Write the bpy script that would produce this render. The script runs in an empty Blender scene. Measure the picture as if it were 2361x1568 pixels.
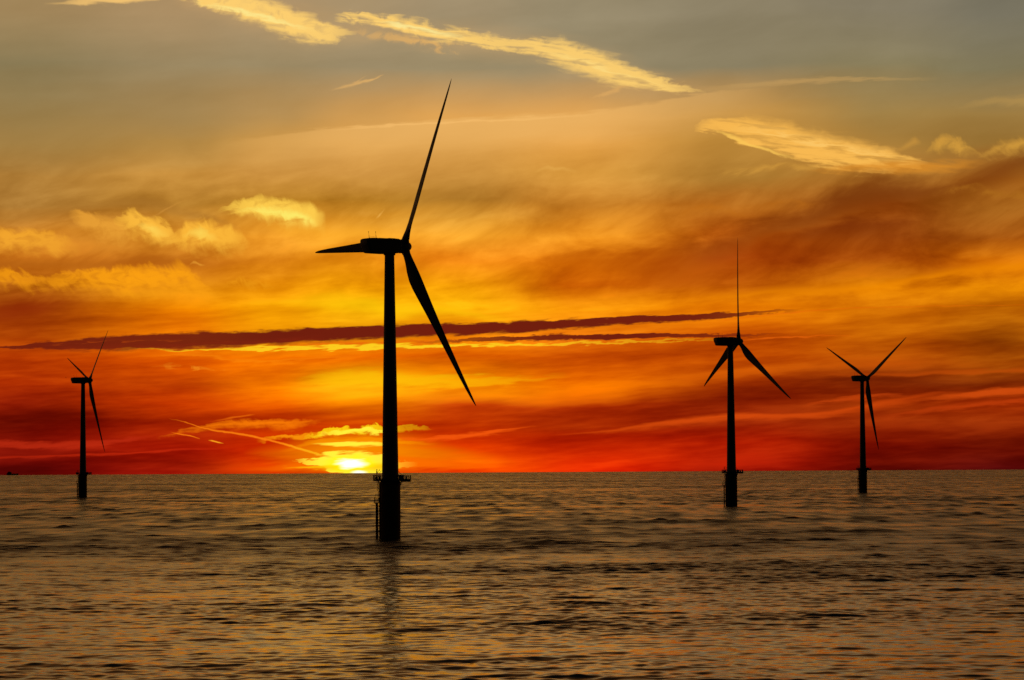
import bpy, bmesh, math, random
import numpy as np
from mathutils import Vector, Matrix

random.seed(7); rng = np.random.default_rng(11)
sc = bpy.context.scene
COL = sc.collection
RE = 7.4e6                       # effective earth radius (with refraction): the sea really curves away
PI = math.pi

# ------------------------------------------------------------------ camera
CAM_H = 17.3; PITCH = 0.0443; ROLL = math.atan(13/2361)
FPX = 2361*100/36                # focal length in units of the 2361-wide picture grid used for the notes
cf = Vector((0, math.cos(PITCH), math.sin(PITCH)))
cx0 = Vector((1, 0, 0)); cu0 = Vector((0, -math.sin(PITCH), math.cos(PITCH)))
cr = math.cos(ROLL)*cx0 - math.sin(ROLL)*cu0
cu = math.sin(ROLL)*cx0 + math.cos(ROLL)*cu0
cam = bpy.data.cameras.new('camera'); co = bpy.data.objects.new('camera', cam); COL.objects.link(co)
cam.lens = 100; cam.sensor_width = 36; cam.clip_start = 1; cam.clip_end = 60000
M = Matrix((cr, cu, -cf)).transposed().to_4x4(); M.translation = Vector((0, 0, CAM_H)); co.matrix_world = M
sc.camera = co

def sky_dir(x, y):               # direction of a point of the sky noted at (x, y) of the picture
    d = cf*FPX + cr*(x-1180.5) + cu*(784-y)
    return d.normalized()
def sky_ue(x, y):                # azimuth and elevation in thousandths of the focal unit
    d = sky_dir(x, y)
    return math.atan2(d.x, d.y)*FPX/1000 + 1.1805, math.asin(d.z)*FPX/1000

def lin(c):
    return tuple(((v/255)/12.92 if v/255 <= .04045 else ((v/255+.055)/1.055)**2.4) for v in c)

# ------------------------------------------------------------------ node helper
class NB:
    def __init__(self, nt): self.nt = nt; self.n = nt.nodes; self.l = nt.links
    def put(self, sock, v):
        if v is None: return
        if isinstance(v, bpy.types.NodeSocket): self.l.new(v, sock)
        else:
            if isinstance(v, (tuple, list)) and len(v) == 3 and sock.type == 'RGBA': v = (*v, 1)
            sock.default_value = v
    def m(self, op, a, b=None, c=None, clamp=False):
        n = self.n.new('ShaderNodeMath'); n.operation = op; n.use_clamp = clamp
        for i, v in enumerate((a, b, c)):
            if v is not None: self.put(n.inputs[i], v)
        return n.outputs[0]
    def add(self, a, b): return self.m('ADD', a, b)
    def sub(self, a, b): return self.m('SUBTRACT', a, b)
    def mul(self, a, b): return self.m('MULTIPLY', a, b)
    def mad(self, a, b, c): return self.m('MULTIPLY_ADD', a, b, c)
    def rng(self, x, a, b, c=0., d=1., smooth=True):
        n = self.n.new('ShaderNodeMapRange'); n.interpolation_type = 'SMOOTHSTEP' if smooth else 'LINEAR'
        n.clamp = False          # smoothstep clamps itself; linear ones feed ramps, which clamp
        for i, v in enumerate((x, a, b, c, d)): self.put(n.inputs[i], v)
        return n.outputs[0]
    def comb(self, x, y, z=0.):
        n = self.n.new('ShaderNodeCombineXYZ')
        for i, v in enumerate((x, y, z)): self.put(n.inputs[i], v)
        return n.outputs[0]
    def sep(self, v):
        n = self.n.new('ShaderNodeSeparateXYZ'); self.put(n.inputs[0], v); return n.outputs
    def sepc(self, v):
        n = self.n.new('ShaderNodeSeparateColor'); self.put(n.inputs[0], v); return n.outputs
    def noise(self, vec, scale=1., detail=3., rough=.5, dist=0., dim='2D'):
        n = self.n.new('ShaderNodeTexNoise'); n.noise_dimensions = dim
        self.put(n.inputs['Vector'], vec); n.inputs['Scale'].default_value = scale
        n.inputs['Detail'].default_value = detail; n.inputs['Roughness'].default_value = rough
        n.inputs['Distortion'].default_value = dist
        return n.outputs[0], n.outputs[1]
    def ramp(self, f, stops, interp='LINEAR'):
        n = self.n.new('ShaderNodeValToRGB'); r = n.color_ramp; r.interpolation = interp
        self.put(n.inputs[0], f)
        r.elements[0].position = 0; r.elements[1].position = 1
        while len(r.elements) > 1: r.elements.remove(r.elements[-1])
        p, c = stops[0]; r.elements[0].position = p; r.elements[0].color = (*c, 1) if len(c) == 3 else c
        for p, c in stops[1:]:
            e = r.elements.new(p); e.color = (*c, 1) if len(c) == 3 else c
        return n.outputs[0]
    def mix(self, f, a, b, blend='MIX'):
        n = self.n.new('ShaderNodeMix'); n.data_type = 'RGBA'; n.blend_type = blend
        n.clamp_factor = True
        self.put(n.inputs[0], f); self.put(n.inputs[6], a); self.put(n.inputs[7], b)
        return n.outputs[2]

# ------------------------------------------------------------------ sky
SUN_X, SUN_Y = 812, 1070
sd = sky_dir(SUN_X, SUN_Y); SUN_AZ = math.atan2(sd.x, sd.y); SUN_EL = math.asin(sd.z)

def build_sky():
    nt = bpy.data.node_groups.new('dusk_sky', 'ShaderNodeTree'); b = NB(nt)
    nt.interface.new_socket('Color', in_out='OUTPUT', socket_type='NodeSocketColor')
    tc = b.n.new('ShaderNodeTexCoord'); X, Y, Z = b.sep(tc.outputs['Generated'])
    az = b.m('ARCTAN2', X, Y); el = b.m('ARCSINE', Z)
    u = b.mad(az, FPX/1000, 1.1805); e = b.mul(el, FPX/1000)
    es = b.mad(u, -.06, e)                             # the cloud streaks climb slowly to the right
    # shared cloud noises
    nA, nAc = b.noise(b.comb(b.mul(u, 1.7), b.mul(es, 4.5)), 1, 3)
    A = b.sepc(nAc); wa = b.sub(A[0], .5); wb = b.sub(A[1], .5)
    uw = b.mad(wa, .10, u); ew = b.mad(wb, .05, e); esw = b.mad(wb, .05, es)
    nD, _ = b.noise(b.comb(b.mul(uw, 1.9), b.mul(esw, 15)), 1, 3, .5)      # long soft streaks
    nC, _ = b.noise(b.comb(b.mul(u, 16), b.mul(es, 120)), 1, 3, .55)        # fine streaks
    uq = b.mad(wb, .22, uw); e2 = b.mad(u, -.20, b.mad(wa, .09, ew))
    nE, _ = b.noise(b.comb(b.mul(uq, 5.2), b.mul(e2, 12.5)), 1, 6, .57, .1)     # torn cirrus
    nB, _ = b.noise(b.comb(b.mul(uw, 24), b.mul(ew, 42)), 1, 5, .58, .4)    # small puffs
    e3 = b.mad(u, .10, e)
    nR, _ = b.noise(b.comb(b.mul(u, 11), b.mul(e3, 75)), 1, 4, .55, .2)      # rippled high cloud
    nF, _ = b.noise(b.comb(b.mul(b.mad(ew, .5, uw), 40), b.mul(ew, 15)), 1, 4, .55, .3)  # upright wisps
    N = {k: b.sub(v, .5) for k, v in dict(A=nA, B=nB, C=nC, D=nD, E=nE, R=nR, F=nF).items()}

    ur = u
    er = e
    for k in 'ABCDERF': ur = b.mad(N[k], .0015, ur); er = b.mad(N[k], .0003, er)      # the courses of the ribbons waver a little
    # --- clear sky and cloud veil, noted at stations along the horizon
    ys = [20, 150, 265, 330, 400, 470, 540, 600, 660, 715, 780, 830, 880, 930, 980, 1030, 1065, 1090]
    cols = {
     30: [(162,134,90),(140,124,86),(150,130,84),(162,134,78),(172,130,62),(168,124,56),(196,128,38),(188,108,22),(172,88,14),(158,60,8),(178,70,5),(205,75,5),(180,50,3),(150,32,5),(122,22,3),(145,24,8),(122,15,5),(96,10,6)],
     400:[(172,142,100),(156,136,98),(162,138,90),(178,144,80),(198,150,70),(186,138,56),(205,138,38),(188,108,22),(222,132,10),(240,130,0),(250,130,5),(240,100,0),(220,85,5),(228,78,3),(165,35,2),(176,30,5),(148,22,3),(150,18,5)],
     640:[(176,148,108),(158,139,102),(180,148,92),(204,160,85),(202,152,72),(192,142,50),(236,162,44),(215,134,24),(238,146,8),(252,165,4),(255,165,8),(250,118,0),(250,125,0),(232,88,0),(190,46,0),(215,46,0),(215,55,0),(205,48,0)],
     820:[(172,148,110),(158,140,105),(205,162,94),(218,168,88),(202,152,74),(188,138,48),(252,178,50),(238,158,26),(252,166,8),(255,185,8),(255,170,14),(255,120,0),(255,180,10),(252,135,0),(220,66,0),(250,120,0),(255,130,0),(255,110,0)],
     1050:[(164,145,112),(156,139,104),(222,172,96),(220,170,90),(204,154,74),(178,130,50),(255,180,55),(250,155,30),(255,168,10),(255,180,8),(240,130,5),(240,110,0),(255,145,0),(205,68,5),(188,48,0),(230,60,0),(255,88,0),(250,70,0)],
     1350:[(154,140,110),(150,136,104),(224,174,98),(228,172,86),(214,160,70),(190,125,38),(238,155,35),(216,120,10),(208,98,5),(248,148,8),(230,110,8),(214,88,3),(238,108,0),(175,48,3),(165,40,2),(205,44,2),(230,45,2),(226,35,2)],
     1700:[(144,132,105),(139,127,97),(198,156,84),(188,145,68),(172,128,55),(178,108,30),(172,84,12),(160,66,8),(182,82,5),(245,135,3),(220,100,5),(205,85,3),(165,55,2),(140,35,3),(160,40,5),(180,32,3),(165,22,3),(140,14,3)],
     2050:[(137,127,104),(140,128,93),(160,136,82),(160,126,62),(162,108,38),(138,68,12),(138,63,10),(160,74,8),(225,125,3),(214,114,5),(190,90,3),(170,65,3),(125,40,5),(160,52,5),(140,35,3),(130,22,2),(105,14,3),(84,8,4)],
     2330:[(122,116,97),(130,120,88),(156,130,75),(148,116,56),(152,92,26),(158,98,28),(158,84,15),(214,120,8),(234,138,4),(195,105,6),(150,70,3),(155,65,3),(128,44,5),(180,60,8),(130,32,3),(105,16,3),(84,8,6),(64,5,8)],
    }
    E0, E1 = -.03, 1.12
    t = b.rng(b.mad(N['D'], .035, ew), E0, E1, smooth=False)
    base = None; prev = None
    for x, cc in cols.items():
        st = []
        for y, c in zip(ys, cc):
            uu, ee = sky_ue(x, y)
            if 260 < y < 660: c = (min(255, c[0]*1.02), c[1]*.96, c[2]*.88)
            st.append(((ee-E0)/(E1-E0), lin(c)))
        st = sorted(st); r = b.ramp(t, st)
        ux = sky_ue(x, 900)[0]
        base = r if base is None else b.mix(b.rng(uw, prev, ux), base, r)
        prev = ux
    # --- texture of the veil: thin and thick parts shift brightness and hue together
    low = b.rng(e, .50, .28); mid = b.mul(b.rng(e, .30, .42), b.rng(e, .80, .52))
    v = b.mul(b.mul(N['D'], low), 1.15)
    v = b.mad(b.mul(N['C'], low), .25, v)
    v = b.mad(b.mul(N['E'], mid), .9, v)
    v = b.mad(b.mul(N['D'], mid), .35, v)
    v = b.mad(b.mul(N['E'], b.rng(e, .6, .9)), .10, v)
    v = b.mad(b.mul(N['D'], b.rng(e, .6, .9)), .10, v)
    v = b.sub(v, b.mul(low, .05))
    gm = b.n.new('ShaderNodeGamma'); b.put(gm.inputs[0], base); b.put(gm.inputs[1], b.m('MAXIMUM', b.mad(v, -.6, 1.), .92))
    col = gm.outputs[0]
    br = b.add(v, 1.); cc_ = b.n.new('ShaderNodeCombineColor')
    for i in range(3): b.put(cc_.inputs[i], br)
    col = b.mix(1., col, cc_.outputs[0], 'MULTIPLY')

    # --- ribbons of cloud: a course across the sky with its own thickness
    def ribbon(col, pts, c, warp=(), st=.5, sb=.5, tex=None, ws=1.):
        P = [(*sky_ue(x, y), w_*ws/1000, s_) for x, y, w_, s_ in pts]
        u0, u1 = P[0][0], P[-1][0]; L = u1-u0
        # resample with a smooth curve
        us = np.array([p[0] for p in P]); K = 28
        uu = np.linspace(u0, u1, K)
        def cat(v):
            v = np.array(v); d = np.gradient(v, us) if len(us) > 2 else np.array([(v[1]-v[0])/L]*2)
            i = np.clip(np.searchsorted(us, uu, 'right')-1, 0, len(us)-2); h = us[i+1]-us[i]; q = (uu-us[i])/h
            return ((2*q**3-3*q**2+1)*v[i]+(q**3-2*q**2+q)*h*d[i]+(-2*q**3+3*q**2)*v[i+1]+(q**3-q**2)*h*d[i+1])
        ee = cat([p[1] for p in P]); ww = np.maximum(np.interp(uu, us, [p[2] for p in P]), .0005)
        ss = np.interp(uu, us, [p[3] for p in P])
        names = sorted({k for k, _ in warp} | ({tex[0]} if tex else set()))
        gt = bpy.data.node_groups.new('cloud_ribbon', 'ShaderNodeTree'); q = NB(gt)
        gt.interface.new_socket('Color', in_out='INPUT', socket_type='NodeSocketColor')
        for k in ['az', 'elev']+names: gt.interface.new_socket(k, in_out='INPUT', socket_type='NodeSocketFloat')
        gt.interface.new_socket('Color', in_out='OUTPUT', socket_type='NodeSocketColor')
        gi = q.n.new('NodeGroupInput'); I = {n_.name: n_ for n_ in gi.outputs}
        if pts[0][0] > -50: ss[0] = 0
        if pts[-1][0] < 2400: ss[-1] = 0
        f = q.rng(I['az'], u0, u1, smooth=False)
        r = q.ramp(f, [(float((x-u0)/L), (float(max(y, 0)), float(v*5), float(max(0, s)))) for x, y, v, s in zip(uu, ee, ww, ss)])
        R, G, S = q.sepc(r)
        ey = I['elev']
        for k, a in warp: ey = q.mad(I[k], a/1000, ey)
        d = q.m('DIVIDE', q.sub(ey, R), q.mul(G, .2))
        mk = q.mul(q.rng(d, -1., -1.+sb), q.rng(d, 1., 1.-st))
        mk = q.mul(mk, S)
        if tex: mk = q.mul(mk, q.rng(I[tex[0]], tex[1], tex[2], tex[3] if len(tex) > 3 else 0.))
        go = q.n.new('NodeGroupOutput'); q.l.new(q.mix(mk, I['Color'], lin(c) if max(c) > 3 else c), go.inputs[0])
        gn = b.n.new('ShaderNodeGroup'); gn.node_tree = gt
        b.put(gn.inputs['Color'], col); b.put(gn.inputs['az'], ur); b.put(gn.inputs['elev'], er)
        for k in names: b.put(gn.inputs[k], N[k])
        return gn.outputs[0]
    R = lambda *a, **k: ribbon(*a, **k)

    # high, broad veil edge crossing behind the tallest blade
    col = R(col, [(480,392,60,0),(640,368,60,.3),(760,350,58,.5),(1000,330,58,.62),(1250,312,56,.6),(1450,288,50,.5),(1620,256,44,.35),(1800,232,34,0)], (240,184,104), [('A',24),('C',14),('D',26)], .18, 1.75)
    col = R(col, [(700,302,3,0),(900,288,5,.5),(1050,282,5,.5),(1250,268,5,.4),(1400,254,4,0)], (252,194,112), [('A',24),('C',14),('D',26)], .9, .9)
    col = R(col, [(1560,212,6,0),(1700,200,9,.25),(1850,190,10,.4),(2000,186,5,.32),(2170,183,3,0)], (214,168,98), [('C',12),('D',14)], .8, .8)
    # broken high streak, lit from below
    Wc = (255,208,112)
    col = R(col, [(380,-10,20,.3),(520,14,60,.42),(700,62,75,.42),(860,66,50,.35),(1060,92,60,.42),(1250,112,65,.42),(1420,166,75,.42),(1560,205,40,.3),(1700,224,12,0)], (216,170,108), [('R',20),('A',30),('E',30)], 1.3, 1.3)
    col = R(col, [(1560,290,16,0),(1700,294,70,.4),(1900,340,90,.45),(2100,370,70,.4),(2300,360,30,0)], (206,152,72), [('E',40),('A',20)], 1.3, 1.3)
    col = R(col, [(100,8,5,0),(180,4,8,.7),(280,0,12,.9),(420,-18,14,.6)], (250,200,115), [('R',14),('B',10)], .8, .9)
    col = R(col, [(395,-16,10,.9),(480,0,24,1),(560,18,34,1),(640,42,40,1),(700,62,40,1),(760,76,27,.95),(800,74,14,.6),(826,70,5,0)], Wc, [('B',34),('R',22),('A',10)], .6, .7, ('B',-.24,.02,.6), ws=1.12)
    col = R(col, [(440,4,4,.0),(540,22,9,.9),(640,48,10,.9),(730,72,8,0)], (255,232,140), [('R',26),('B',18)], 1, 1)
    col = R(col, [(768,36,5,0),(800,38,11,.9),(860,46,18,1),(940,62,22,1),(1040,82,22,1),(1120,94,18,.9),(1180,104,18,.85),(1250,112,30,.95),(1330,134,42,.95),(1420,166,38,.95),(1500,188,27,.95),(1560,202,14,.8),(1630,213,5,0)], Wc, [('B',26),('R',34),('A',8)], .6, .8, ('R',-.2,.02,.5), ws=1.08)
    col = R(col, [(800,60,6,0),(850,72,12,.45),(930,88,18,.7),(1000,100,20,.7),(1060,106,12,.5),(1120,104,5,0)], (232,178,100), [('B',34),('E',24)], .9, .9, ('B',-.12,.1))
    col = R(col, [(860,48,3,0),(920,58,7,.9),(1000,74,8,.8),(1080,90,5,0)], (255,235,150), [('R',20),('B',12)], 1, 1)
    col = R(col, [(1210,112,4,0),(1330,136,10,.6),(1450,176,9,.7),(1560,204,3,0)], (255,222,132), [('R',40),('B',12)], 1, 1, ('R',-.15,.08))
    col = R(col, [(1360,226,3,0),(1390,218,5,.6),(1420,206,7,.6),(1470,196,5,0)], (226,172,98), [('B',18)], 1, 1)
    col = R(col, [(760,208,3,0),(790,200,6,.6),(830,191,6,.75),(860,183,3.5,.85),(886,171,2.2,.2)], (226,176,104), [('B',8),('C',6)], 1, 1)
    col = R(col, [(806,196,2,0),(824,188,3,.5),(838,178,3,.2),(846,174,2,0)], (222,172,104), [('B',6)], 1, 1)
    # lower right lit streak
    W2 = (252,196,92)
    col = R(col, [(1600,292,3,.6),(1650,285,23,.95),(1725,302,42,1),(1820,322,48,1),(1896,346,52,1),(1964,357,44,1),(2040,367,34,.95),(2101,371,20,.8),(2145,372,5,0)], (250,186,82), [('R',40),('B',20),('A',6)], .7, .5, ('R',-.2,.06,.42))
    col = R(col, [(1680,290,8,0),(1780,306,12,.5),(1900,330,14,.6),(2040,356,10,.4),(2120,368,5,0)], (255,206,112), [('R',60),('B',12)], 1, 1, ('R',-.1,.1,.2))
    col = R(col, [(1850,396,4,0),(1950,392,14,.6),(2060,392,20,.8),(2180,384,18,.7),(2280,372,8,0)], (222,142,40), [('R',20),('E',30)], .8, 1.3)
    col = R(col, [(1640,298,3,0),(1680,314,6,.8),(1725,331,7,.9),(1790,354,6,.7),(1840,368,3,0)], (255,200,88), [('R',12),('B',10)], 1, .7)
    col = R(col, [(2060,352,10,0),(2090,336,12,.5),(2110,326,14,.6),(2125,330,6,0)], (206,150,62), [('E',22)], 1, 1)
    col = R(col, [(2130,362,6,0),(2165,340,26,.8),(2215,340,24,.8),(2262,354,12,.2),(2300,346,24,.65),(2361,336,34,.85),(2600,330,36,.6)], (218,160,62), [('E',40),('F',30),('B',24)], .8, 1.3, ('B',-.3,.1,.5))
    col = R(col, [(2200,250,5,0),(2280,238,16,.4),(2361,232,20,.5),(2600,240,20,.4)], (190,150,80), [('E',40),('B',14)], .9, 1)
    col = R(col, [(1580,412,4,0),(1640,404,12,.5),(1720,398,16,.6),(1800,384,14,.55),(1900,388,10,.3),(1960,392,4,0)], (224,164,66), [('E',44),('B',20)], .9, 1, ('E',-.12,.08))
    col = R(col, [(1230,396,3,0),(1262,388,7,.4),(1290,392,7,.4),(1340,400,3,0)], (236,178,84), [('B',14),('E',14)], 1, 1)
    # dark smoky veil on the right
    col = R(col, [(1500,600,20,0),(1650,560,40,.35),(1850,500,50,.55),(2050,440,50,.6),(2200,430,44,.45),(2361,380,36,.45),(2600,340,40,.4)], (110,42,8), [('E',70),('D',40),('A',60)], 1, 1)
    col = R(col, [(1180,612,10,0),(1350,600,30,.3),(1550,610,44,.45),(1750,600,36,.25),(1900,590,20,0)], (172,72,6), [('E',80),('D',40),('A',40)], 1, 1)
    col = R(col, [(1520,500,6,0),(1570,492,14,.5),(1640,478,16,.55),(1690,490,14,.4),(1730,500,6,0)], (196,112,24), [('E',40),('F',16),('B',20)], .9, 1.3, ('B',-.2,.12,.2))
    col = R(col, [(1735,480,5,0),(1790,470,14,.45),(1850,468,12,.5),(1900,474,6,0)], (184,104,22), [('E',40),('F',14),('B',16)], .9, 1.3, ('B',-.2,.12,.2))
    col = R(col, [(1760,560,16,0),(1860,540,30,.5),(1950,525,34,.6),(2050,512,26,.4),(2160,500,12,0)], (116,42,8), [('E',50),('D',30)], 1, 1.2)
    col = R(col, [(2130,452,6,0),(2200,440,16,.5),(2290,446,16,.55),(2361,448,14,.5),(2600,450,14,.4)], (178,112,30), [('E',40),('F',14),('B',18)], .9, 1.2, ('B',-.2,.12,.2))
    col = R(col, [(1560,690,8,0),(1750,676,18,.5),(1950,668,20,.6),(2150,640,20,.6),(2361,612,22,.6),(2600,590,20,.5)], (244,140,2), [('E',40),('D',30)], 1.2, 1.2)
    col = R(col, [(-300,604,20,.55),(0,606,24,.6),(220,604,26,.6),(400,600,24,.55),(520,606,14,0)], (176,94,18), [('E',40),('D',20)], 1, 1)
    col = R(col, [(-300,492,26,.45),(0,494,28,.5),(140,478,26,.5),(320,476,22,.5),(480,500,18,.5),(560,530,8,0)], (172,116,44), [('E',40)], 1.2, 1)
    # gold puffs on the left
    G1 = (252,186,60)
    col = R(col, [(500,484,3,0),(540,482,15,.8),(590,482,24,1),(640,490,28,1),(690,498,30,1),(724,506,28,1),(752,520,20,.2)], (255,204,76), [('E',24),('F',20),('B',26)], .5, 1., ('B',-.26,.04,.5), ws=1.35)
    col = R(col, [(540,484,3,0),(600,482,8,.8),(660,494,12,1),(705,502,14,1),(735,518,8,0)], (255,234,104), [('E',24),('F',18),('B',20)], 1, 1, ('B',-.2,.08,.4), ws=1.5)
    col = R(col, [(600,520,8,0),(680,532,24,.5),(760,540,30,.5),(860,540,30,.5),(960,545,20,0)], (255,176,44), [('E',60),('D',30)], 1, 1)
    col = R(col, [(730,498,8,0),(790,496,14,.45),(850,494,14,.4),(890,492,8,0)], (236,170,70), [('E',50),('B',26)], .9, 1, ('E',-.1,.1))
    col = R(col, [(866,504,3,0),(874,497,5,.7),(884,486,4,.2),(888,480,3,0)], (242,180,80), [('B',8)], 1, 1)
    col = R(col, [(-300,570,24,.5),(-60,562,26,.85),(20,556,30,.95),(70,558,28,.9),(130,562,26,.8),(190,574,12,.0)], (246,168,46), [('E',30),('F',28),('B',28)], .5, 1.2, ('B',-.28,.06,.45), ws=1.35)
    col = R(col, [(155,496,6,0),(185,504,18,.7),(230,526,28,.8),(280,536,24,.7),(310,540,8,0)], (240,166,56), [('E',30),('F',28),('B',28)], .5, 1.2, ('B',-.28,.06,.45), ws=1.35)
    col = R(col, [(258,508,6,.2),(300,516,24,.9),(345,532,30,1),(390,550,24,.9),(418,562,8,0)], (255,188,62), [('E',22),('F',26),('B',30)], .5, 1.1, ('B',-.26,.04,.5), ws=1.4)
    col = R(col, [(310,520,4,0),(350,528,18,.95),(392,544,12,0)], (255,210,84), [('F',14),('B',20)], 1, 1)
    col = R(col, [(390,560,6,.2),(425,546,28,.9),(465,546,34,1),(500,554,32,.9),(535,556,30,.85),(562,562,20,.4),(578,566,4,0)], (255,186,58), [('E',22),('F',30),('B',30)], .5, 1.1, ('B',-.26,.04,.5), ws=1.4)
    col = R(col, [(418,542,4,0),(462,538,22,.95),(505,550,10,0)], (255,212,84), [('F',14),('B',20)], 1, 1)
    col = R(col, [(330,512,2,0),(380,484,4,.5),(436,456,3,0)], (212,148,60), [('B',6)], 1, 1)
    col = R(col, [(-300,648,20,.4),(-40,640,22,.6),(30,644,26,.8),(90,656,16,.5),(150,650,22,.7),(210,646,28,.85),(290,656,38,1),(370,652,40,1),(430,648,38,.95),(465,664,26,.7),(500,680,8,0)], (252,160,18), [('E',30),('F',34),('B',30)], .45, 1.3, ('B',-.26,.06,.45), ws=1.2)
    col = R(col, [(500,662,5,0),(550,652,14,.5),(600,656,12,.4),(650,664,5,0)], (248,164,24), [('F',34),('B',20)], .8, 1.4, ('F',-.2,.1,.2))
    col = R(col, [(435,612,3,0),(446,604,6,.6),(462,610,4,.6),(474,612,2,0)], (236,160,50), [('B',8)], 1, 1)
    col = R(col, [(-300,720,30,.6),(40,718,34,.6),(130,700,26,.4),(230,690,12,0)], (140,40,6), [('E',60),('D',40)], 1, 1)
    # bright veil in the middle
    col = R(col, [(540,700,10,0),(700,690,30,.3),(820,700,36,.6),(900,715,34,.6),(1000,712,26,.5),(1120,722,14,.3),(1250,730,6,0)], (255,200,10), [('E',40),('D',60),('A',30)], 1, 1)
    col = R(col, [(680,880,6,0),(780,872,18,.7),(860,872,22,.85),(960,876,22,.75),(1060,880,16,.6),(1180,878,10,.4),(1320,866,6,0)], (255,190,8), [('D',50),('C',20),('A',14)], .9, .9)
    col = R(col, [(340,846,3,0),(400,842,8,.5),(460,850,7,.6),(540,852,4,0)], (250,150,30), [('B',16),('C',14)], 1, 1, ('B',-.1,.1))
    col = R(col, [(300,824,3,0),(420,818,6,.4),(620,834,7,.5),(760,826,6,.3),(900,828,4,0)], (255,140,12), [('C',24),('D',30)], 1, 1)
    # long dark bank and its lower twin
    Dk = (114,31,14)
    col = R(col, [(250,802,3,0),(430,806,4,.7),(620,802,6,.95),(760,801,7,1),(900,799,7,1),(1050,796,6,1),(1190,793,5,.85),(1350,790,4,.55),(1560,786,3,.3),(1700,782,2,0)], (255,206,30), [('C',22),('D',10)], .8, .5)
    col = R(col, [(640,792,3,0),(760,792,8,.7),(900,789,8,.7),(1000,785,6,.5),(1150,780,5,.4),(1300,772,3,0)], (232,96,10), [('C',26),('B',8)], .8, .8, ('C',-.12,.08))
    DK = [(-400,800,6,.7),(-60,800,3.5,.9),(0,800,3.5,.95),(60,799,6,.95),(130,797,12,.97),(230,794,17,.97),(330,789,19,.97),(450,786,20,.97),(600,781,17,1),(750,773,17,1),(900,767,16,1),(1020,761,15,1),(1188,754,14,1),(1300,747,12,1),(1380,743,11,1),(1462,738,10,1),(1585,733,8.5,1),(1680,727,5.5,.95),(1760,720,3.5,.7),(1860,714,2,0)]
    DK = [(x, y, w*1.16, s_) for x, y, w, s_ in DK]
    col = R(col, DK, Dk, [('C',15),('D',10),('B',7)], .35, .55)
    col = R(col, [(x, y+w*.35, w*.5, .45) for x, y, w, s in DK if 100 < x < 900], (136,38,16), [('C',16),('D',14)], 1, 1, ('C',-.1,.12,.2))
    col = R(col, [(60,800,3,0),(180,788,4,.5),(330,784,3,.5),(480,784,3,.2),(560,784,2,0)], (176,66,12), [('C',24)], 1, 1, ('C',-.02,.12))
    col = R(col, [(940,789,2,0),(1050,786,4,.7),(1130,781,6,.85),(1190,779,7.5,.95),(1359,777,8.5,1),(1462,775,8,1),(1540,774,6,.95),(1620,774,6,.9),(1700,775,4,.75),(1780,772,2,.2),(1830,772,1.5,0)], Dk, [('C',14),('D',8),('B',8)], .35, .5)
    col = R(col, [(1640,793,2,0),(1740,782,4,.5),(1850,776,3,.5),(1990,772,2,0)], (252,110,16), [('C',14)], 1, 1)
    col = R(col, [(1600,748,3,0),(1720,732,4,.5),(1850,718,3,.6),(2060,708,2,.35),(2361,704,2,.3),(2500,703,2,0)], (232,106,8), [('C',8)], 1, 1)
    # red streaks low on the right
    St = (224,80,14)
    col = R(col, [(1270,1004,3,0),(1400,996,6,.6),(1500,984,12,.8),(1600,972,14,.9),(1710,960,13,.9),(1800,960,11,.75),(1900,956,12,.7),(1990,942,15,.65),(2080,928,15,.5),(2170,912,10,.3),(2240,906,4,0)], (218,76,12), [('C',9),('D',16)], .7, 1.5)
    col = R(col, [(1840,934,2,0),(1910,926,6,.6),(1980,918,8,.6),(2050,914,6,.4),(2110,914,3,0)], (208,72,14), [('C',14),('D',14)], .8, 1.2)
    col = R(col, [(1990,966,5,0),(2130,948,9,.5),(2250,936,9,.6),(2361,926,8,.6),(2600,905,10,.5)], (198,64,12), [('C',14),('D',20)], .9, 1)
    col = R(col, [(2100,928,3,0),(2200,918,11,.75),(2300,908,14,.85),(2361,902,14,.8),(2600,880,16,.6)], (214,78,14), [('C',12),('D',20)], .7, 1.1)
    col = R(col, [(1850,860,5,0),(2040,864,8,.5),(2200,856,8,.5),(2361,850,7,.5),(2600,840,8,.4)], (196,76,8), [('C',12),('D',30)], .9, .9)
    col = R(col, [(900,1010,3,.4),(1000,1012,8,.75),(1080,1005,9,.8),(1150,996,7,.75),(1220,984,3,.2),(1250,981,2,0)], (252,92,14), [('C',14),('D',14)], .7, 1.2)
    # red streaks on the left
    col = R(col, [(-300,1020,8,.5),(0,1024,10,.6),(120,1030,12,.65),(220,1024,12,.6),(300,1014,9,.6),(360,1004,4,0)], (196,46,18), [('E',34),('C',12)], .8, 1.1)
    col = R(col, [(-300,1060,4,.3),(100,1052,4,.4),(300,1046,5,.6),(420,1038,4,.6),(560,1034,3,0)], (206,44,14), [('C',8),('D',14)], 1, 1)
    col = R(col, [(360,1010,3,0),(440,994,9,.6),(520,982,14,.8),(600,980,18,.9),(660,980,17,.9),(710,975,12,.6),(750,964,3,0)], (255,126,6), [('E',16),('F',10),('B',14),('C',12)], .6, 1.4, ('C',-.3,.05,.5))
    col = R(col, [(480,972,2,0),(530,964,4,.6),(575,957,4,.6),(590,955,2,0)], (244,110,12), [('C',8)], .8, 1)
    # sunlit cloud by the sun
    col = R(col, [(560,1046,10,0),(680,1044,40,.45),(780,1042,58,.8),(860,1040,62,.85),(950,1044,50,.6),(1080,1056,30,.3),(1200,1066,10,0)], (255,150,0), [('D',30),('C',14)], 1.2, 1.2)
    col = R(col, [(590,1016,3,0),(630,1010,8,.8),(690,1006,12,.9),(740,1002,10,.5),(790,1006,4,0)], (255,150,10), [('B',26),('C',12)], .5, 1)
    Yl = (1.1, .9, .045)
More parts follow.
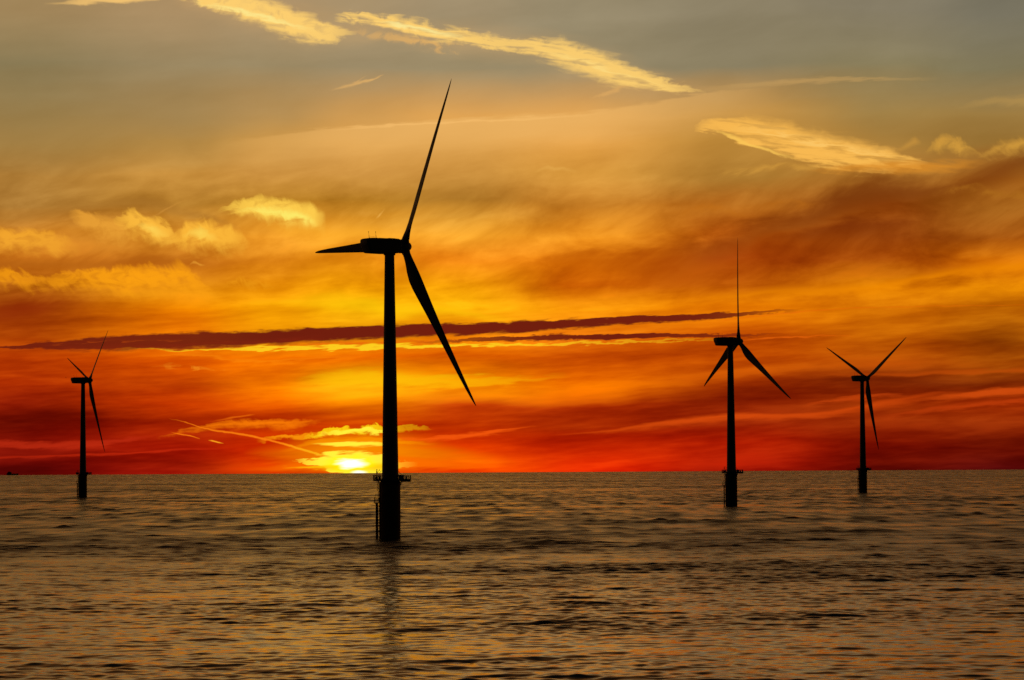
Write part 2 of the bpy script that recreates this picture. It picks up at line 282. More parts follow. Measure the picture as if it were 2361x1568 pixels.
    col = R(col, [(690,1012,2,0),(735,1002,8,.9),(790,996,11,1),(850,993,12,1),(890,992,10,.8),(925,992,9,.4),(975,990,8,.3),(1000,996,3,0)], (255,205,16), [('F',16),('B',26),('C',16)], .4, 1.2)
    col = R(col, [(720,1004,2,0),(780,998,6,.95),(830,993,8,1),(880,996,6,.9),(915,996,3,0)], Yl, [('B',24),('C',14)], .4, .9)
    col = R(col, [(640,1040,4,0),(740,1020,9,.75),(830,1016,10,.8),(920,1018,8,.7),(1010,1024,4,0)], (255,150,0), [('C',16),('D',16)], .8, .8)
    col = R(col, [(715,1025,2,0),(760,1024,5,.9),(820,1024,8,1),(870,1023,7,.9),(910,1024,2,0)], Yl, [('C',10),('D',8)], .6, .8)
    col = R(col, [(560,1082,5,0),(680,1074,14,.8),(760,1068,24,1),(860,1064,28,1),(940,1068,20,.95),(1030,1074,14,.7),(1150,1080,6,0)], (255,110,0), [('C',10),('D',20)], .9, .9)
    col = R(col, [(672,1064,1,0),(706,1062,4,.7),(738,1062,14,1),(768,1066,26,1),(812,1069,30,1),(850,1068,28,1),(884,1069,25,.9),(900,1070,16,.5),(925,1071,9,.3),(965,1071,3,0)], Yl, [('C',22),('B',18),('D',12)], .38, .3)
    col = R(col, [(650,1084,3,0),(720,1080,5,.8),(790,1080,12,1),(880,1078,12,.9),(930,1080,6,0)], (255,200,8), [('C',12)], .8, .8)
    # vapour trail
    Tr = (255,128,16)
    col = R(col, [(386,964,1.2,0),(430,974,1.8,.6),(480,990,2.6,.8),(540,998,3.2,.85),(600,1010,3.6,.9),(660,1026,3.8,.95),(710,1040,4,.95),(748,1051,3.5,.5),(770,1056,3,0)], Tr, [('B',5)], .8, .8)
    col = R(col, [(640,1021,2,0),(690,1034,3.6,.6),(730,1046,4,.8),(752,1052,3,0)], (255,186,20), [('B',5)], .8, .8)
    col = R(col, [(392,996,1,0),(410,1000,2,.8),(440,1006,2.2,.85),(462,1012,1.6,.3)], Tr, [('B',3)], .8, .8)
    col = R(col, [(480,1015,1.2,.2),(490,1016,2.4,1),(504,1020,2.6,1),(516,1023,1.4,.2)], (255,160,28), [('B',3)], .8, .8)

    # --- the sun behind thin cloud
    us, es_ = sky_ue(SUN_X-2, SUN_Y-1)
    def disc(cx_, cy_, a, c_, am=.012):
        du = b.mul(b.sub(u, cx_), 1/a); dv = b.mul(b.sub(b.mad(N['C'], am, e), cy_), 1/c_)
        return b.m('SQRT', b.add(b.mul(du, du), b.mul(dv, dv)))
    k = disc(us, es_, .040, .0120, .022)
    col = b.mix(b.rng(k, 1.9, .7), col, (1.15, .98, .0)); col = b.mix(b.rng(k, 1.2, .4), col, (1.4, 1.32, 1.12))
    u2, e2_ = sky_ue(828, 1089); k = disc(u2, e2_, .019, .0042, .006)
    col = b.mix(b.rng(k, 1.3, .3), col, (1.25, 1.18, 1.))

    # --- sky above and around the view: high veil, then the dull dusk sky
    st = []
    for deg, c in [(0,(150,136,106)),(9.5,(150,136,106)),(10.6,(152,112,64)),(13,(146,92,42)),(18,(104,64,30)),(24,(52,38,25)),(32,(26,25,24)),(45,(16,19,22)),(70,(10,12,16)),(90,(7,8,12))]:
        st.append((deg/90, lin(c)))
    hi = b.ramp(b.mul(el, 2/PI), st)
    col = b.mix(b.rng(e, 1.09, 1.25), col, hi)
    sky = b.n.new('ShaderNodeTexSky'); sky.sky_type = 'NISHITA'; sky.sun_disc = False
    sky.sun_elevation = max(SUN_EL, 0.0); sky.sun_rotation = SUN_AZ
    dusk = b.mix(1., sky.outputs[0], (DUSK, DUSK, DUSK), 'MULTIPLY')
    off = b.m('ABSOLUTE', b.m('WRAP', b.sub(az, SUN_AZ), -PI, PI))
    col = b.mix(b.rng(off, math.radians(28), math.radians(95)), col, dusk)
    col = b.mix(b.rng(el, math.radians(-.6), math.radians(-1.5)), col, (.003, .003, .003))
    go = b.n.new('NodeGroupOutput'); b.put(go.inputs[0], col)
    w = bpy.data.worlds.new('World'); sc.world = w; w.use_nodes = True
    w.node_tree.nodes.clear(); b = NB(w.node_tree)
    gn = b.n.new('ShaderNodeGroup'); gn.node_tree = nt
    bg = b.n.new('ShaderNodeBackground'); b.l.new(gn.outputs[0], bg.inputs[0]); bg.inputs[1].default_value = 1.0
    out = b.n.new('ShaderNodeOutputWorld'); b.l.new(bg.outputs[0], out.inputs[0])
    w.cycles.sampling_method = 'MANUAL'; w.cycles.sample_map_resolution = 512
DUSK = .004
build_sky()

# sun lamp: almost on the horizon, red and weak through the cloud
sl = bpy.data.lights.new('sun', 'SUN'); so = bpy.data.objects.new('sun', sl); COL.objects.link(so)
sl.energy = .0002; sl.angle = math.radians(.5); sl.color = (1, .42, .1)
so.rotation_euler = Vector(sd).to_track_quat('Z', 'Y').to_euler()

# ------------------------------------------------------------------ materials
def mat(name, c, rough=.5, metal=0., var=.12, scale=.6):
    m = bpy.data.materials.new(name); m.use_nodes = True; b = NB(m.node_tree)
    p = b.n['Principled BSDF']; tc = b.n.new('ShaderNodeTexCoord')
    f, _ = b.noise(tc.outputs['Object'], scale, 5, .6, .3, '3D')
    c0 = tuple(v*(1-var) for v in c); c1 = tuple(min(1, v*(1+var)) for v in c)
    b.put(p.inputs['Base Color'], b.ramp(f, [(.3, c0), (.7, c1)]))
    b.put(p.inputs['Roughness'], b.rng(f, .3, .7, rough*.85, min(1, rough*1.15)))
    p.inputs['Metallic'].default_value = metal
    p.inputs['Specular IOR Level'].default_value = .3
    return m
M_TOWER = mat('pale_grey_tower_paint', (.30, .31, .32), .55)
M_BLADE = mat('pale_grey_blade_coat', (.32, .33, .34), .5)
M_FOUND = mat('weathered_foundation_paint', (.26, .17, .03), .65, var=.3, scale=.9)
M_STEEL = mat('galvanised_steel', (.16, .16, .16), .6)
M_HULL = mat('dark_hull_paint', (.03, .03, .035), .6)
M_HOUSE = mat('grey_deckhouse_paint', (.10, .10, .10), .6)
M_BIRD = mat('dark_feathers', (.04, .04, .04), .8)

# ------------------------------------------------------------------ mesh helpers
def new_obj(name, bm, m, parent=None, loc=(0, 0, 0), rot=(0, 0, 0), smooth=True):
    me = bpy.data.meshes.new(name); bmesh.ops.recalc_face_normals(bm, faces=bm.faces); bm.to_mesh(me); bm.free()
    me.materials.append(m)
    o = bpy.data.objects.new(name, me); COL.objects.link(o)
    o.parent = parent; o.location = loc; o.rotation_euler = rot
    if smooth:
        me.shade_smooth(); me.set_sharp_from_angle(angle=math.radians(40))
    return o
def rings(bm, rows, close=True):
    vs = [[bm.verts.new(p) for p in r] for r in rows]
    n = len(vs[0])
    for a, c in zip(vs, vs[1:]):
        for i in range(n): bm.faces.new((a[i], a[(i+1) % n], c[(i+1) % n], c[i]))
    if close:
        bm.faces.new(vs[0][::-1]); bm.faces.new(vs[-1])
def lathe_z(bm, prof, n=48, c=(0, 0)):
    rings(bm, [[(c[0]+r*math.cos(2*PI*i/n), c[1]+r*math.sin(2*PI*i/n), z) for i in range(n)] for r, z in prof])
def tube(bm, p, q, r, n=8):
    p, q = Vector(p), Vector(q); d = (q-p).normalized()
    a = d.orthogonal().normalized(); c = d.cross(a)
    rings(bm, [[o + r*(math.cos(2*PI*i/n)*a + math.sin(2*PI*i/n)*c) for i in range(n)] for o in (p, q)])
def path(bm, pts, r, n=8):
    for a, c in zip(pts, pts[1:]): tube(bm, a, c, r, n)
def box(bm, x0, x1, y0, y1, z0, z1, bev=0.):
    v = [bm.verts.new((x, y, z)) for z in (z0, z1) for x, y in ((x0, y0), (x1, y0), (x1, y1), (x0, y1))]
    fs = [bm.faces.new([v[i] for i in f]) for f in ((3,2,1,0),(4,5,6,7),(0,1,5,4),(1,2,6,5),(2,3,7,6),(3,0,4,7))]
    if bev:
        es = {ed for f in fs for ed in f.edges}
        bmesh.ops.bevel(bm, geom=list(es), offset=bev, segments=3, affect='EDGES', profile=.6)
def prism(bm, poly, z0, z1):
    rings(bm, [[(x, y, z) for x, y in poly] for z in (z0, z1)])
def tagobj(o, label, cat, group=None):
    o['label'] = label; o['category'] = cat
    if group: o['group'] = group
def empty(name, loc):
    o = bpy.data.objects.new(name, None); COL.objects.link(o); o.location = loc
    o.empty_display_size = 2; return o

# ------------------------------------------------------------------ wind turbine
TILT, CONE, RR, OVER, HUBZ = .105, .030, 44.7, 4.082, 70.
DECK0, DECK1 = 13.92, 14.2
def make_blade():
    bm = bmesh.new()
    st = [(1.0,1.9,1.9,0,.5),(1.7,1.9,1.9,0,.5),(2.6,1.95,1.75,10,.47),(4.2,2.35,1.35,13,.40),(6.2,3.0,1.05,13,.34),(8.4,3.45,.86,12,.31),(10.5,3.48,.74,10.5,.30),(13,3.25,.64,9,.30),(17,2.82,.52,7,.30),(22,2.35,.40,5,.30),(27,1.95,.31,3.4,.30),(32,1.58,.24,2,.30),(36.5,1.24,.18,1,.30),(40,.95,.13,.3,.31),(42.5,.68,.09,0,.34),(43.9,.42,.06,0,.4),(44.5,.2,.04,0,.5),(44.7,.06,.02,0,.6)]
    Sx = Vector((math.sin(CONE), 0, math.cos(CONE)))
    rows = []; n = 28
    for r, ch, th, tw, ax in st:
        be = math.radians(PITCHB + tw)
        c = (Vector((0, -1, 0))*math.cos(be) + Vector((-1, 0, 0))*math.sin(be)); c = (c - Sx*c.dot(Sx)).normalized()
        nn = Sx.cross(c)
        k = min(1, max(0, (r-1.7)/5)); k = k*k*(3-2*k)
        row = []
        bend = Vector((1, 0, 0))*(1.0*(r/44.7)**2)                  # blade pre-bend
        for i in range(n):
            a = 2*PI*i/n
            x = .5-.5*math.cos(a)                                   # 0 leading edge, 1 trailing edge
            s = 1 if a <= PI else -1
            y = s*5*(.2969*math.sqrt(x)-.126*x-.3516*x*x+.2843*x**3-.1036*x**4)
            if s < 0: y *= .72
            yc = .5*math.sin(a)
            row.append(Sx*r + bend + c*((x-ax)*ch) + nn*((k*y+(1-k)*yc)*th))
        rows.append(row)
    rings(bm, rows)
    return bm
PITCHB = 13.
def make_turbine():
    t = empty('wind_turbine', (0, 0, 0))
    # tower: tapered steel tube with bolted flanges between its sections
    bm = bmesh.new(); prof = [(2.02, DECK1-.1)]
    R0, R1, Z0, Z1 = 2.0, 1.16, DECK1, 68.35
    prof += [(2.12, DECK1-.1), (2.12, DECK1+.22), (R0, DECK1+.26)]
    for z in (30.5, 49.5):
        r = R0+(R1-R0)*((z-Z0)/(Z1-Z0))**1.05
        prof += [(r, z-.12), (r+.035, z-.1), (r+.035, z+.1), (r, z+.12)]
    prof += [(R1, Z1)]
    lathe_z(bm, prof, 64)
    new_obj('tower', bm, M_TOWER, t)
    # foundation: monopile with transition piece, standing on the sea bed
    bm = bmesh.new()
    lathe_z(bm, [(2.36,-14),(2.36,-3.4),(2.42,-3.3),(2.42,12.9),(2.5,13.1),(2.5,13.6),(2.3,13.85),(2.3,DECK0+.02)], 64)
    f = new_obj('foundation', bm, M_FOUND, t)
    bm = bmesh.new()
    for a in (168, 186):                                            # cable tubes down the left flank
        x, y = 2.58*math.cos(math.radians(a)), 2.58*math.sin(math.radians(a))
        tube(bm, (x, y, -13), (x, y, 13.3), .14, 12)
        for z in (2., 6.5, 11): tube(bm, (x*.9, y*.9, z), (x, y, z), .09)
    new_obj('cable_tube', bm, M_FOUND, f)
    for a in range(0, 360, 45):                                     # brackets that carry the deck
        ca, sa = math.cos(math.radians(a+4)), math.sin(math.radians(a+4)); bm = bmesh.new()
        rr = 2.78
        tube(bm, (2.4*ca, 2.4*sa, 12.8), (rr*ca, rr*sa, DECK0-.02), .1)
        new_obj('deck_bracket', bm, M_FOUND, f)
    # working platform
    bm = bmesh.new()
    poly = [(4.9,-2.3),(4.9,2.3),(2.9,3.2),(1.2,3.95),(-1.2,3.95),(-3.0,3.1),(-4.05,1.6),(-4.05,-1.6),(-3.0,-3.1),(-1.2,-3.95),(1.2,-3.95),(2.9,-3.2)]
    prism(bm, poly, DECK0, DECK1)
    box(bm, 2.5, 4.88, -2.28, 2.28, DECK0-.2, DECK0-.002)
    p = new_obj('platform', bm, M_STEEL, t, smooth=False)
    bm = bmesh.new(); n = len(poly)
    for i in range(n):
        a, c = Vector(poly[i])*.985, Vector(poly[(i+1) % n])*.985; L = (c-a).length; k = max(1, round(L/.5))
        for j in range(k):
            q = a.lerp(c, j/k); tube(bm, (q.x, q.y, DECK1-.01), (q.x, q.y, DECK1+1.12), .05, 6)
        for z, r in ((1.12,.045),(.75,.03),(.4,.03)): tube(bm, (a.x, a.y, DECK1+z), (c.x, c.y, DECK1+z), r, 6)
        d = (c-a).normalized(); nrm = Vector((-d.y, d.x))*.01
        rings(bm, [[(a.x, a.y, z), (c.x, c.y, z), (c.x+nrm.x, c.y+nrm.y, z), (a.x+nrm.x, a.y+nrm.y, z)] for z in (DECK1-.005, DECK1+.2)])
    tube(bm, (-4.0, -1.5, DECK1+1.1), (-4.35, -1.5, DECK1+1.05), .05)
    new_obj('railing', bm, M_STEEL, p, smooth=False)
    bm = bmesh.new(); box(bm, 2.1, 3.28, -1.5, .6, DECK1-.005, DECK1+1.08, .04)
    box(bm, 2.3, 3.1, -1.53, -1.5, DECK1+.15, DECK1+.95)
    new_obj('equipment_box', bm, M_STEEL, p, smooth=False)
    bm = bmesh.new(); box(bm, 3.62, 4.0, .2, .8, DECK1-.005, DECK1+.95, .03); box(bm, 3.66, 3.96, .16, .2, DECK1+.3, DECK1+.8)
    new_obj('equipment_box', bm, M_STEEL, p, smooth=False)
    bm = bmesh.new()                                                # davit crane: post, winch drum and jib
    lathe_z(bm, [(.16,DECK1-.005),(.16,DECK1+.9),(.09,DECK1+1.0),(.09,DECK1+1.5),(.15,DECK1+1.6),(.15,DECK1+2.05),(.08,DECK1+2.15),(.08,DECK1+2.35),(.12,DECK1+2.4),(.1,DECK1+2.55)], 14, (-3.17, -1.0))
    tube(bm, (-3.05, -.95, DECK1+1.55), (-2.5, -.6, DECK1+2.6), .035); tube(bm, (-2.62, -.68, DECK1+2.35), (-2.5, -.62, DECK1+2.2), .05)
    new_obj('davit_crane', bm, M_STEEL, p)
    bm = bmesh.new(); box(bm, -3.45, -2.9, -1.6, -1.15, DECK1-.005, DECK1+.8, .04); box(bm, -2.75, -2.3, -1.8, -1.2, DECK1-.005, DECK1+1.0, .04)
    path(bm, [(-2.8,-1.5,DECK1+.9),(-2.7,-1.5,DECK1+1.25),(-2.45,-1.5,DECK1+1.4),(-2.25,-1.5,DECK1+1.3)], .045)
    path(bm, [(-2.5,-1.2,DECK1+1.2),(-2.42,-1.2,DECK1+1.8),(-2.2,-1.2,DECK1+2.1),(-1.95,-1.0,DECK1+2.15)], .04)
    new_obj('winch_unit', bm, M_STEEL, p, smooth=False)
    bm = bmesh.new()                                                # steps up to the tower door on the right
    for y in (-.45, .45):
        tube(bm, (2.9, y, DECK1), (1.98, y, DECK1+1.0), .06); tube(bm, (2.75, y, DECK1+1.1), (2.02, y, DECK1+2.0), .035)
    for k in range(4): box(bm, 2.62-.22*k, 2.84-.22*k, -.45, .45, DECK1+.22+.24*k, DECK1+.26+.24*k)
    new_obj('door_steps', bm, M_STEEL, p, smooth=False)
    # boat landing on the left: two fender pipes, ladder and rest platform
    ang = math.radians(14); ca, sa = math.cos(ang), math.sin(ang)
    def bl(dx, dy, z): return (-(dx*ca) + dy*sa*.5, -dx*sa*0 + dy, z)
    bm = bmesh.new()
    for dy in (-.75, .75):
        path(bm, [bl(3.36, dy, -4), bl(3.36, dy, 8.6)], .17, 12)
        for z in (2.0, 4.6, 6.75): tube(bm, (-2.2, dy*.9, z), bl(3.36, dy, z), .13, 10)
    bland = new_obj('boat_landing', bm, M_FOUND, t)
    bm = bmesh.new()
    for dy in (-.25, .25): tube(bm, bl(3.1, dy, -2.5), bl(3.1, dy, 8.7), .045)
    for k in range(37): tube(bm, bl(3.1, -.25, -2.3+.3*k), bl(3.1, .25, -2.3+.3*k), .02, 6)
    for dy in (-.25, .25): tube(bm, (-2.86, dy, 8.7), (-2.86, dy, DECK0+.3), .045)
    for k in range(18): tube(bm, (-2.86, -.25, 8.9+.3*k), (-2.86, .25, 8.9+.3*k), .02, 6)
    for k in range(3):
        z = 11.7+.75*k; path(bm, [(-2.86-.0, -.36, z), (-3.08, -.36, z), (-3.2, 0, z), (-3.08, .36, z), (-2.86, .36, z)], .03, 6)
    for y, x in ((-.36, -3.08), (0, -3.2), (.36, -3.08)): tube(bm, (x, y, 11.6), (x, y, DECK0), .025, 6)
    new_obj('ladder', bm, M_STEEL, bland, smooth=False)
    bm = bmesh.new(); box(bm, -3.9, -2.4, -1.3, 1.0, 8.6, 8.76)
    tube(bm, (-3.6, -.9, 8.6), (-2.35, -.9, 7.5), .07); tube(bm, (-3.6, .6, 8.6), (-2.35, .6, 7.5), .07)
    rp = new_obj('rest_platform', bm, M_STEEL, bland, smooth=False)
    bm = bmesh.new()
    for x, y, h in ((-3.84,-1.24,1.25),(-3.84,.94,1.25),(-3.5,-1.24,2.05),(-3.12,-1.24,2.05),(-2.78,-1.24,2.05),(-3.84,-.2,1.25),(-2.78,.94,1.2)):
        tube(bm, (x, y, 8.7), (x, y, 8.76+h), .045, 6)
    for z in (2.05, 1.6, 1.15, .6): tube(bm, (-3.5, -1.24, 8.76+z), (-2.7, -1.24, 8.76+z), .03, 6)
    for z in (1.15, .6): path(bm, [(-3.5,-1.24,8.76+z),(-3.84,-1.24,8.76+z),(-3.84,.94,8.76+z),(-2.78,.94,8.76+z)], .03, 6)
    new_obj('rest_railing', bm, M_STEEL, bland, smooth=False)
    # nacelle: long housing with a cut-away tail, lofted across its width
    bm = bmesh.new()
    side = [(-7.35,71.55),(-7.2,71.85),(-6.75,72.05),(-5.6,72.15),(-2.,72.18),(.2,72.25),(1.6,72.2),(2.45,72.0),(2.5,71.3),(2.5,69.5),(2.4,68.95),(1.9,68.75),(.9,68.6),(-2.,68.5),(-5.9,68.55),(-6.35,68.65),(-6.6,68.95),(-6.75,69.5),(-7.1,70.2),(-7.3,70.7)]
    cz = 70.35; rows = []
    for y, s in ((-1.82,.0),(-1.82,.78),(-1.78,.9),(-1.66,.965),(-1.45,1.),(1.45,1.),(1.66,.965),(1.78,.9),(1.82,.78),(1.82,0)):
        if s == 0: continue
        rows.append([((x+2.4)*(1-(1-s)*.35)-2.4, y, cz+(z-cz)*s) for x, z in side])
    rings(bm, rows)
    na = new_obj('nacelle', bm, M_TOWER, t)
    bm = bmesh.new(); box(bm, -3.4, -1.6, -.9, .9, 72.15, 72.24, .03); box(bm, -.6, 1.2, -.7, .7, 72.2, 72.34, .04)
    new_obj('roof_hatch', bm, M_TOWER, na, smooth=False)
    bm = bmesh.new(); lathe_z(bm, [(1.22,68.2),(1.42,68.3),(1.42,68.62)], 40)
    new_obj('yaw_ring', bm, M_TOWER, na)
    for x, y in ((-5.55, .3), (-3.95, -.3)):
        bm = bmesh.new(); L = -.2
        tube(bm, (x, y, 72.1), (x+L*.45, y, 72.85), .055, 8); tube(bm, (x+L*.45, y, 72.8), (x+L, y, 73.75), .03, 6)
        lathe_z(bm, [(.02,73.5),(.09,73.6),(.09,73.7),(.02,73.8)], 8, (x+L*.95, y)); tube(bm, (x, y, 72.1), (x+.02, y, 72.3), .09)
        new_obj('weather_mast', bm, M_STEEL, na)
    bm = bmesh.new()
    tube(bm, (-5.6, .3, 72.7), (-4.0, -.3, 72.35), .012, 5); tube(bm, (-5.55, .3, 72.35), (-4.05, -.3, 72.7), .012, 5)
    new_obj('mast_brace', bm, M_STEEL, na)
    # hub with spinner, then its three blades
    bm = bmesh.new(); n = 40
    prof = [(-1.55,1.25),(-1.5,1.42),(-1.2,1.5),(-.2,1.53),(.5,1.47),(1.0,1.32),(1.45,1.08),(1.8,.8),(2.05,.46),(2.15,.2),(2.18,.03)]
    rings(bm, [[(x, r*math.cos(2*PI*i/n), r*math.sin(2*PI*i/n)) for i in range(n)] for x, r in prof])
    for k in range(3):
        a = 2*PI*k/3; d = Vector((math.sin(CONE), math.sin(a)*math.cos(CONE), math.cos(a)*math.cos(CONE)))
        tube(bm, d*.6, d*1.72, 1.03, 28)
    hub = new_obj('hub', bm, M_BLADE, t)
    for k in range(3): new_obj('blade', make_blade(), M_BLADE, hub, rot=(-2*PI*k/3, 0, 0))
    return t
def pose(t, X, D, psi, phi):
    t.location = (X, D, -(X*X+D*D)/(2*RE))
    for o in t.children:
        kind = o.name.split('.')[0]
        if kind == 'nacelle': o.rotation_euler = (0, 0, psi)
        if kind == 'hub':
            a = Vector((math.cos(psi)*math.cos(TILT), math.sin(psi)*math.cos(TILT), math.sin(TILT)))
            o.location = Vector((0, 0, HUBZ)) + a*OVER; o.rotation_euler = (-phi, -TILT, psi)
def copy_tree(o, parent=None):
    c = o.copy(); COL.objects.link(c); c.parent = parent
    for ch in list(o.children): copy_tree(ch, c)
    return c
proto = make_turbine()
SPOTS = [(-29.40, 683.6, .616, -.553, 'largest and nearest dark wind turbine, standing just right of the setting sun'),
         (93.82, 1221.4, .415, -.096, 'second largest wind turbine, one blade pointing straight up and two splayed downward'),
         (-257.98, 1709.2, .497, -.866, 'small wind turbine standing alone on the left, nearest to the cargo ship'),
         (216.02, 1756.0, .573, -1.002, 'small distant wind turbine furthest right, two blades raised in a V and one hanging down')]
for i, (X, D, psi, phi, lab) in enumerate(SPOTS):
    t = proto if i == 0 else copy_tree(proto)
    pose(t, X, D, psi, phi); tagobj(t, lab, 'wind turbine', 'offshore wind turbines standing in the sea')

# ------------------------------------------------------------------ cargo ship on the horizon
def make_ship():
    D = 13600; d = sky_dir(28.6, 1093); X = D*d.x/d.y
    s = empty('cargo_ship', (X, D, -(X*X+D*D)/(2*RE)))
    L = 28.
    bm = bmesh.new()
    secs = []
    for x, bw, top, kx in ((-L,3.6,6.2,0),(-L*.9,4.6,6.2,0),(-L*.4,5,5.9,0),(L*.3,5,5.9,0),(L*.66,4.6,6.2,0),(L*.72,4.3,7.6,0),(L*.86,3,8.0,1),(L*.97,1.1,8.4,2.2),(L,.25,8.6,2.8)):
        secs.append([(x+kx*.9, -bw, top), (x+kx*.3, -bw*.92, 2), (x-kx*.6, -bw*.5, -3), (x-kx*.6, bw*.5, -3), (x+kx*.3, bw*.92, 2), (x+kx*.9, bw, top)])
    rings(bm, secs); new_obj('hull', bm, M_HULL, s, smooth=False)
    bm = bmesh.new()
    for x0, x1, z0, z1, w in ((-26.5,-3.5,6.0,9.2,4.4),(-24.5,-4.2,9.2,12,4.2),(-22.5,-5,12,14.4,4.0),(-20.5,-9,14.4,16.6,3.8)):
        box(bm, x0, x1, -w, w, z0, z1+.01, .15)
    h = new_obj('deckhouse', bm, M_HOUSE, s, smooth=False)
    bm = bmesh.new(); lathe_z(bm, [(1.5,14.0),(1.4,17.6),(1.5,17.7),(1.5,18.2)], 16, (-20.0, 0)); new_obj('funnel', bm, M_HULL, s)
    bm = bmesh.new(); tube(bm, (-15.5,0,16.4), (-15.5,0,20.8), .35); tube(bm, (-15.5,-2,18.6), (-15.5,2,18.6), .2); tube(bm, (-16.8,0,19.4), (-14.2,0,19.4), .2)
    new_obj('radar_mast', bm, M_HOUSE, s)
    bm = bmesh.new(); box(bm, 0, 8, -4, 4, 5.9, 7.2, .1); box(bm, 9, 17, -4, 4, 5.9, 7.0, .1); new_obj('cargo_hatch', bm, M_HULL, s, smooth=False)
    bm = bmesh.new(); tube(bm, (5,0,7.2), (5,0,10.2), .5); tube(bm, (5,0,9.4), (11,0,8.6), .25); new_obj('deck_crane', bm, M_HOUSE, s)
    bm = bmesh.new(); tube(bm, (L*.84,0,8), (L*.84,0,11), .22); new_obj('bow_mast', bm, M_HOUSE, s)
    s.rotation_euler = (0, 0, math.radians(-6))
    tagobj(s, 'small dark cargo ship on the horizon at the far left, tall deckhouse at its stern', 'ship')
make_ship()

# ------------------------------------------------------------------ bird
def make_bird():
    d = sky_dir(151.8, 870.5); D = 1650; k = D/d.y
    bm = bmesh.new()
    rows = []
    for x, r in ((-.34,.01),(-.3,.03),(-.15,.075),(0,.09),(.15,.08),(.24,.06),(.3,.065),(.36,.05),(.42,.012)):
        rows.append([(x, r*math.cos(2*PI*i/10), r*.9*math.sin(2*PI*i/10)) for i in range(10)])
    rings(bm, rows)
    body = new_obj('bird', bm, M_BIRD, None, (k*d.x, D, CAM_H + k*d.z), (0, 0, math.radians(25)))
    for s in (-1, 1):
        bm = bmesh.new(); rows = []
        for y, x, c, z, th in ((.03,.08,.26,.03,.04),(.25,.13,.25,.14,.03),(.5,.1,.2,.18,.022),(.75,.0,.13,.13,.014),(.95,-.1,.05,.06,.006)):
            rows.append([(x, s*y, z), (x-c*.4, s*y, z+th), (x-c, s*y, z), (x-c*.4, s*y, z-th*.3)])
        rings(bm, rows); new_obj('wing', bm, M_BIRD, body)
    tagobj(body, 'tiny dark bird gliding just left of the leftmost turbine nacelle', 'bird')
make_bird()

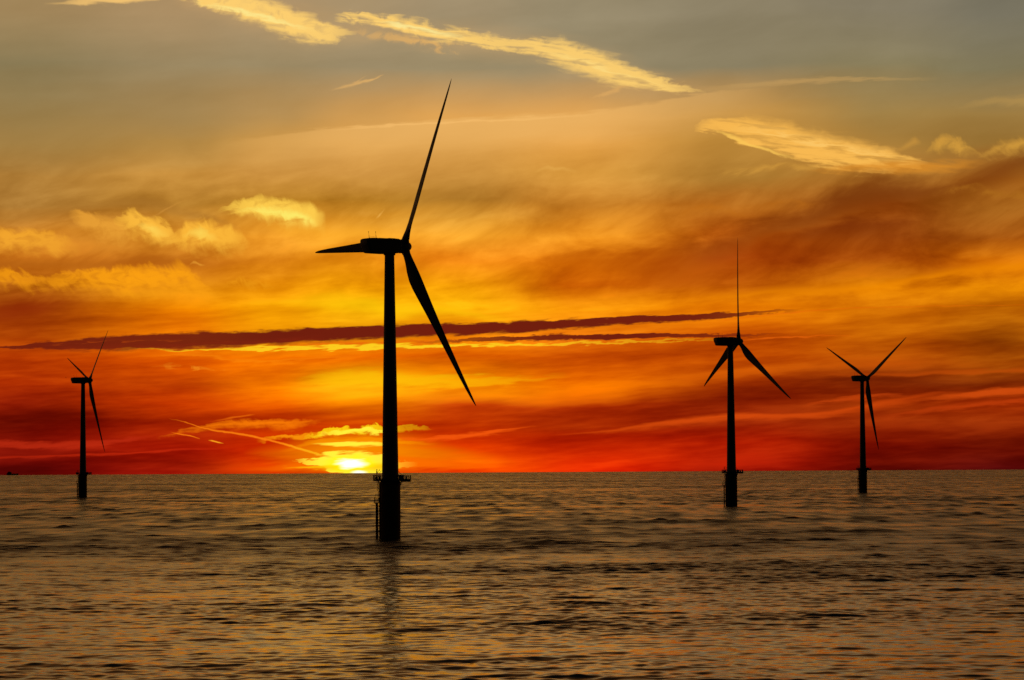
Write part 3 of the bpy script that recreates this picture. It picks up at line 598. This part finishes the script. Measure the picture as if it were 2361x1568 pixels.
# ------------------------------------------------------------------ sea
def make_sea():
    # rings get coarser with distance; waves finer than the rings go into the surface roughness
    r = [112.]
    while r[-1] < 17500: r.append(r[-1] + min(max(.22, r[-1]**2/600000), 160))
    r = np.array(r); dr = np.gradient(r)
    core = np.linspace(-math.radians(14), math.radians(14), 660)
    side = np.cumsum(np.linspace(.0008, .0036, 250)); side = side[core[-1]+side < math.radians(48)] + core[-1]
    az = np.concatenate([-side[::-1], core, side]); NA = len(az)
    Rg, Ag = np.meshgrid(r, az, indexing='ij'); DR = np.repeat(dr[:, None], NA, 1)
    X = Rg*np.sin(Ag); Y = Rg*np.cos(Ag)
    # wind patches: long lanes of rougher and calmer water
    def patch(n, lx, ly, seed):
        g = np.random.default_rng(seed); s = np.zeros_like(X)
        for _ in range(n):
            th = g.uniform(0, 2*PI); f = math.exp(g.normal(0, .45))
            s += np.sin(np.float32(2*PI/lx*f*math.cos(th))*X + np.float32(2*PI/ly*f*math.sin(th))*Y + g.uniform(0, 2*PI))
        return s/math.sqrt(n/2)
    P = patch(30, 160, 60, 3)*.35 + patch(60, 42, 18, 5)*.4
    P2 = patch(16, 700, 420, 9)
    far = np.clip((Rg-350)/900, 0, 1)
    P3 = patch(90, 9, 42, 21); P4 = patch(60, 34, 120, 23)
    amp = np.clip(np.exp(.42*P + .2*P2 + far*(.42*P3 + .3*P4) - .1), .2, 3.2)
    Zh = np.zeros_like(X); res2 = np.zeros_like(X); tot2 = 0
    X32 = X.astype(np.float32); Y32 = Y.astype(np.float32); Zh = Zh.astype(np.float32); res1 = np.zeros(len(r))
    for L in np.exp(np.linspace(math.log(.8), math.log(45), 160)):
        L = L*rng.uniform(.97, 1.03); q = math.log(L)
        sl = SLOPE*.0098*(.55+.8*math.exp(-((q-math.log(2.6))/.75)**2)+.17*math.exp(-((q-math.log(9))/.4)**2))*(1.0 if L < 8 else (8/L)**1.0)
        th = rng.normal(0, .58 if L < 7 else .42) + .05
        k = 2*PI/L; ph = rng.uniform(0, 2*PI)
        fade = np.clip((L/dr-2.8)/1.8, 0, 1); m_ = int(np.count_nonzero(fade > 0))
        tot2 += sl*sl; res1 += (sl*fade)**2
        if not m_: continue
        sn = np.sin(np.float32(k*math.sin(th))*X32[:m_] + np.float32(k*math.cos(th))*Y32[:m_] + np.float32(ph))
        Zh[:m_] += (sl*math.sqrt(2)/k*fade[:m_, None]).astype(np.float32)*(sn + .35*sn*sn)
    res2 = res1[:, None]
    Zh *= amp
    sub = np.sqrt(np.maximum(tot2-res2, 0) + FINE**2)*amp            # rms slope left to the roughness
    Z = Zh - Rg**2/(2*RE)
    nr = len(r)
    V = np.stack([X, Y, Z], -1).reshape(-1, 3).astype(np.float32)
    i = np.arange(nr-1)[:, None]*NA + np.arange(NA-1)[None, :]
    F = np.stack([i, i+1, i+NA+1, i+NA], -1).reshape(-1, 4)[:, ::-1]
    S = sub.reshape(-1).astype(np.float32)
    # the rest of the sea all round, coarser
    r2 = np.concatenate([[.0], np.geomspace(4, 17500, 90)]); a2 = np.linspace(0, 2*PI, 181)
    R2, A2 = np.meshgrid(r2, a2, indexing='ij'); X2 = R2*np.sin(A2); Y2 = R2*np.cos(A2)
    Z2 = -R2**2/(2*RE) - .6 - .0002*R2
    V2 = np.stack([X2, Y2, Z2], -1).reshape(-1, 3).astype(np.float32)
    n2 = 181; j = (np.arange(len(r2)-1)[:, None]*n2 + np.arange(n2-1)[None, :])
    F2 = np.stack([j, j+1, j+n2+1, j+n2], -1)
    am = (A2[:-1, :-1] + A2[1:, 1:])/2; am = np.where(am > PI, am-2*PI, am); rm = R2[1:, 1:]
    keep = ~((np.abs(am) < math.radians(44)) & (R2[:-1, :-1] > 125))
    F2 = F2[keep][:, ::-1] + len(V)
    V = np.concatenate([V, V2]); F = np.concatenate([F, F2]); S = np.concatenate([S, np.full(len(V2), .11, np.float32)])
    me = bpy.data.meshes.new('water')
    me.vertices.add(len(V)); me.vertices.foreach_set('co', V.ravel())
    me.loops.add(F.size); me.loops.foreach_set('vertex_index', F.ravel().astype(np.int32))
    me.polygons.add(len(F)); me.polygons.foreach_set('loop_start', np.arange(0, F.size, 4, dtype=np.int32))
    me.polygons.foreach_set('loop_total', np.full(len(F), 4, np.int32))
    me.update(calc_edges=True); me.validate()
    at = me.attributes.new('ripple', 'FLOAT', 'POINT'); at.data.foreach_set('value', S)
    me.shade_smooth()
    m = bpy.data.materials.new('sea_water'); m.use_nodes = True; b = NB(m.node_tree)
    p = b.n['Principled BSDF']
    a = b.n.new('ShaderNodeAttribute'); a.attribute_name = 'ripple'
    rip = a.outputs['Fac']
    b.put(p.inputs['Roughness'], b.m('SQRT', b.mul(rip, 1.15), clamp=True))
    p.inputs['Base Color'].default_value = (.0025, .006, .008, 1)
    p.inputs['IOR'].default_value = 1.333
    # small wind ripples
    g = b.n.new('ShaderNodeNewGeometry'); px, py, pz = b.sep(g.outputs['Position'])
    _, nc = b.noise(b.comb(b.mul(px, .55), b.mul(py, 1.5)), 1, 3, .6)
    nx, ny, _z = b.sepc(nc)
    off = b.comb(b.mul(b.sub(nx, .5), RIP*.6), b.mul(b.sub(ny, .5), RIP), 0.)
    va = b.n.new('ShaderNodeVectorMath'); va.operation = 'ADD'; b.l.new(g.outputs['Normal'], va.inputs[0]); b.l.new(off, va.inputs[1])
    vn = b.n.new('ShaderNodeVectorMath'); vn.operation = 'NORMALIZE'; b.l.new(va.outputs[0], vn.inputs[0])
    b.l.new(vn.outputs[0], p.inputs['Normal'])
    me.materials.append(m)
    o = bpy.data.objects.new('water', me); COL.objects.link(o); o['kind'] = 'structure'
SLOPE, FINE, RIP = .88, .009, .06
make_sea()

# ------------------------------------------------------------------ output
sc.view_settings.view_transform = 'Standard'; sc.view_settings.look = 'None'
sc.view_settings.exposure = -.03; sc.view_settings.gamma = 1
sc.cycles.use_denoising = False
sc.cycles.max_bounces = 4; sc.cycles.glossy_bounces = 3; sc.cycles.diffuse_bounces = 2
sc.cycles.sample_clamp_indirect = 4
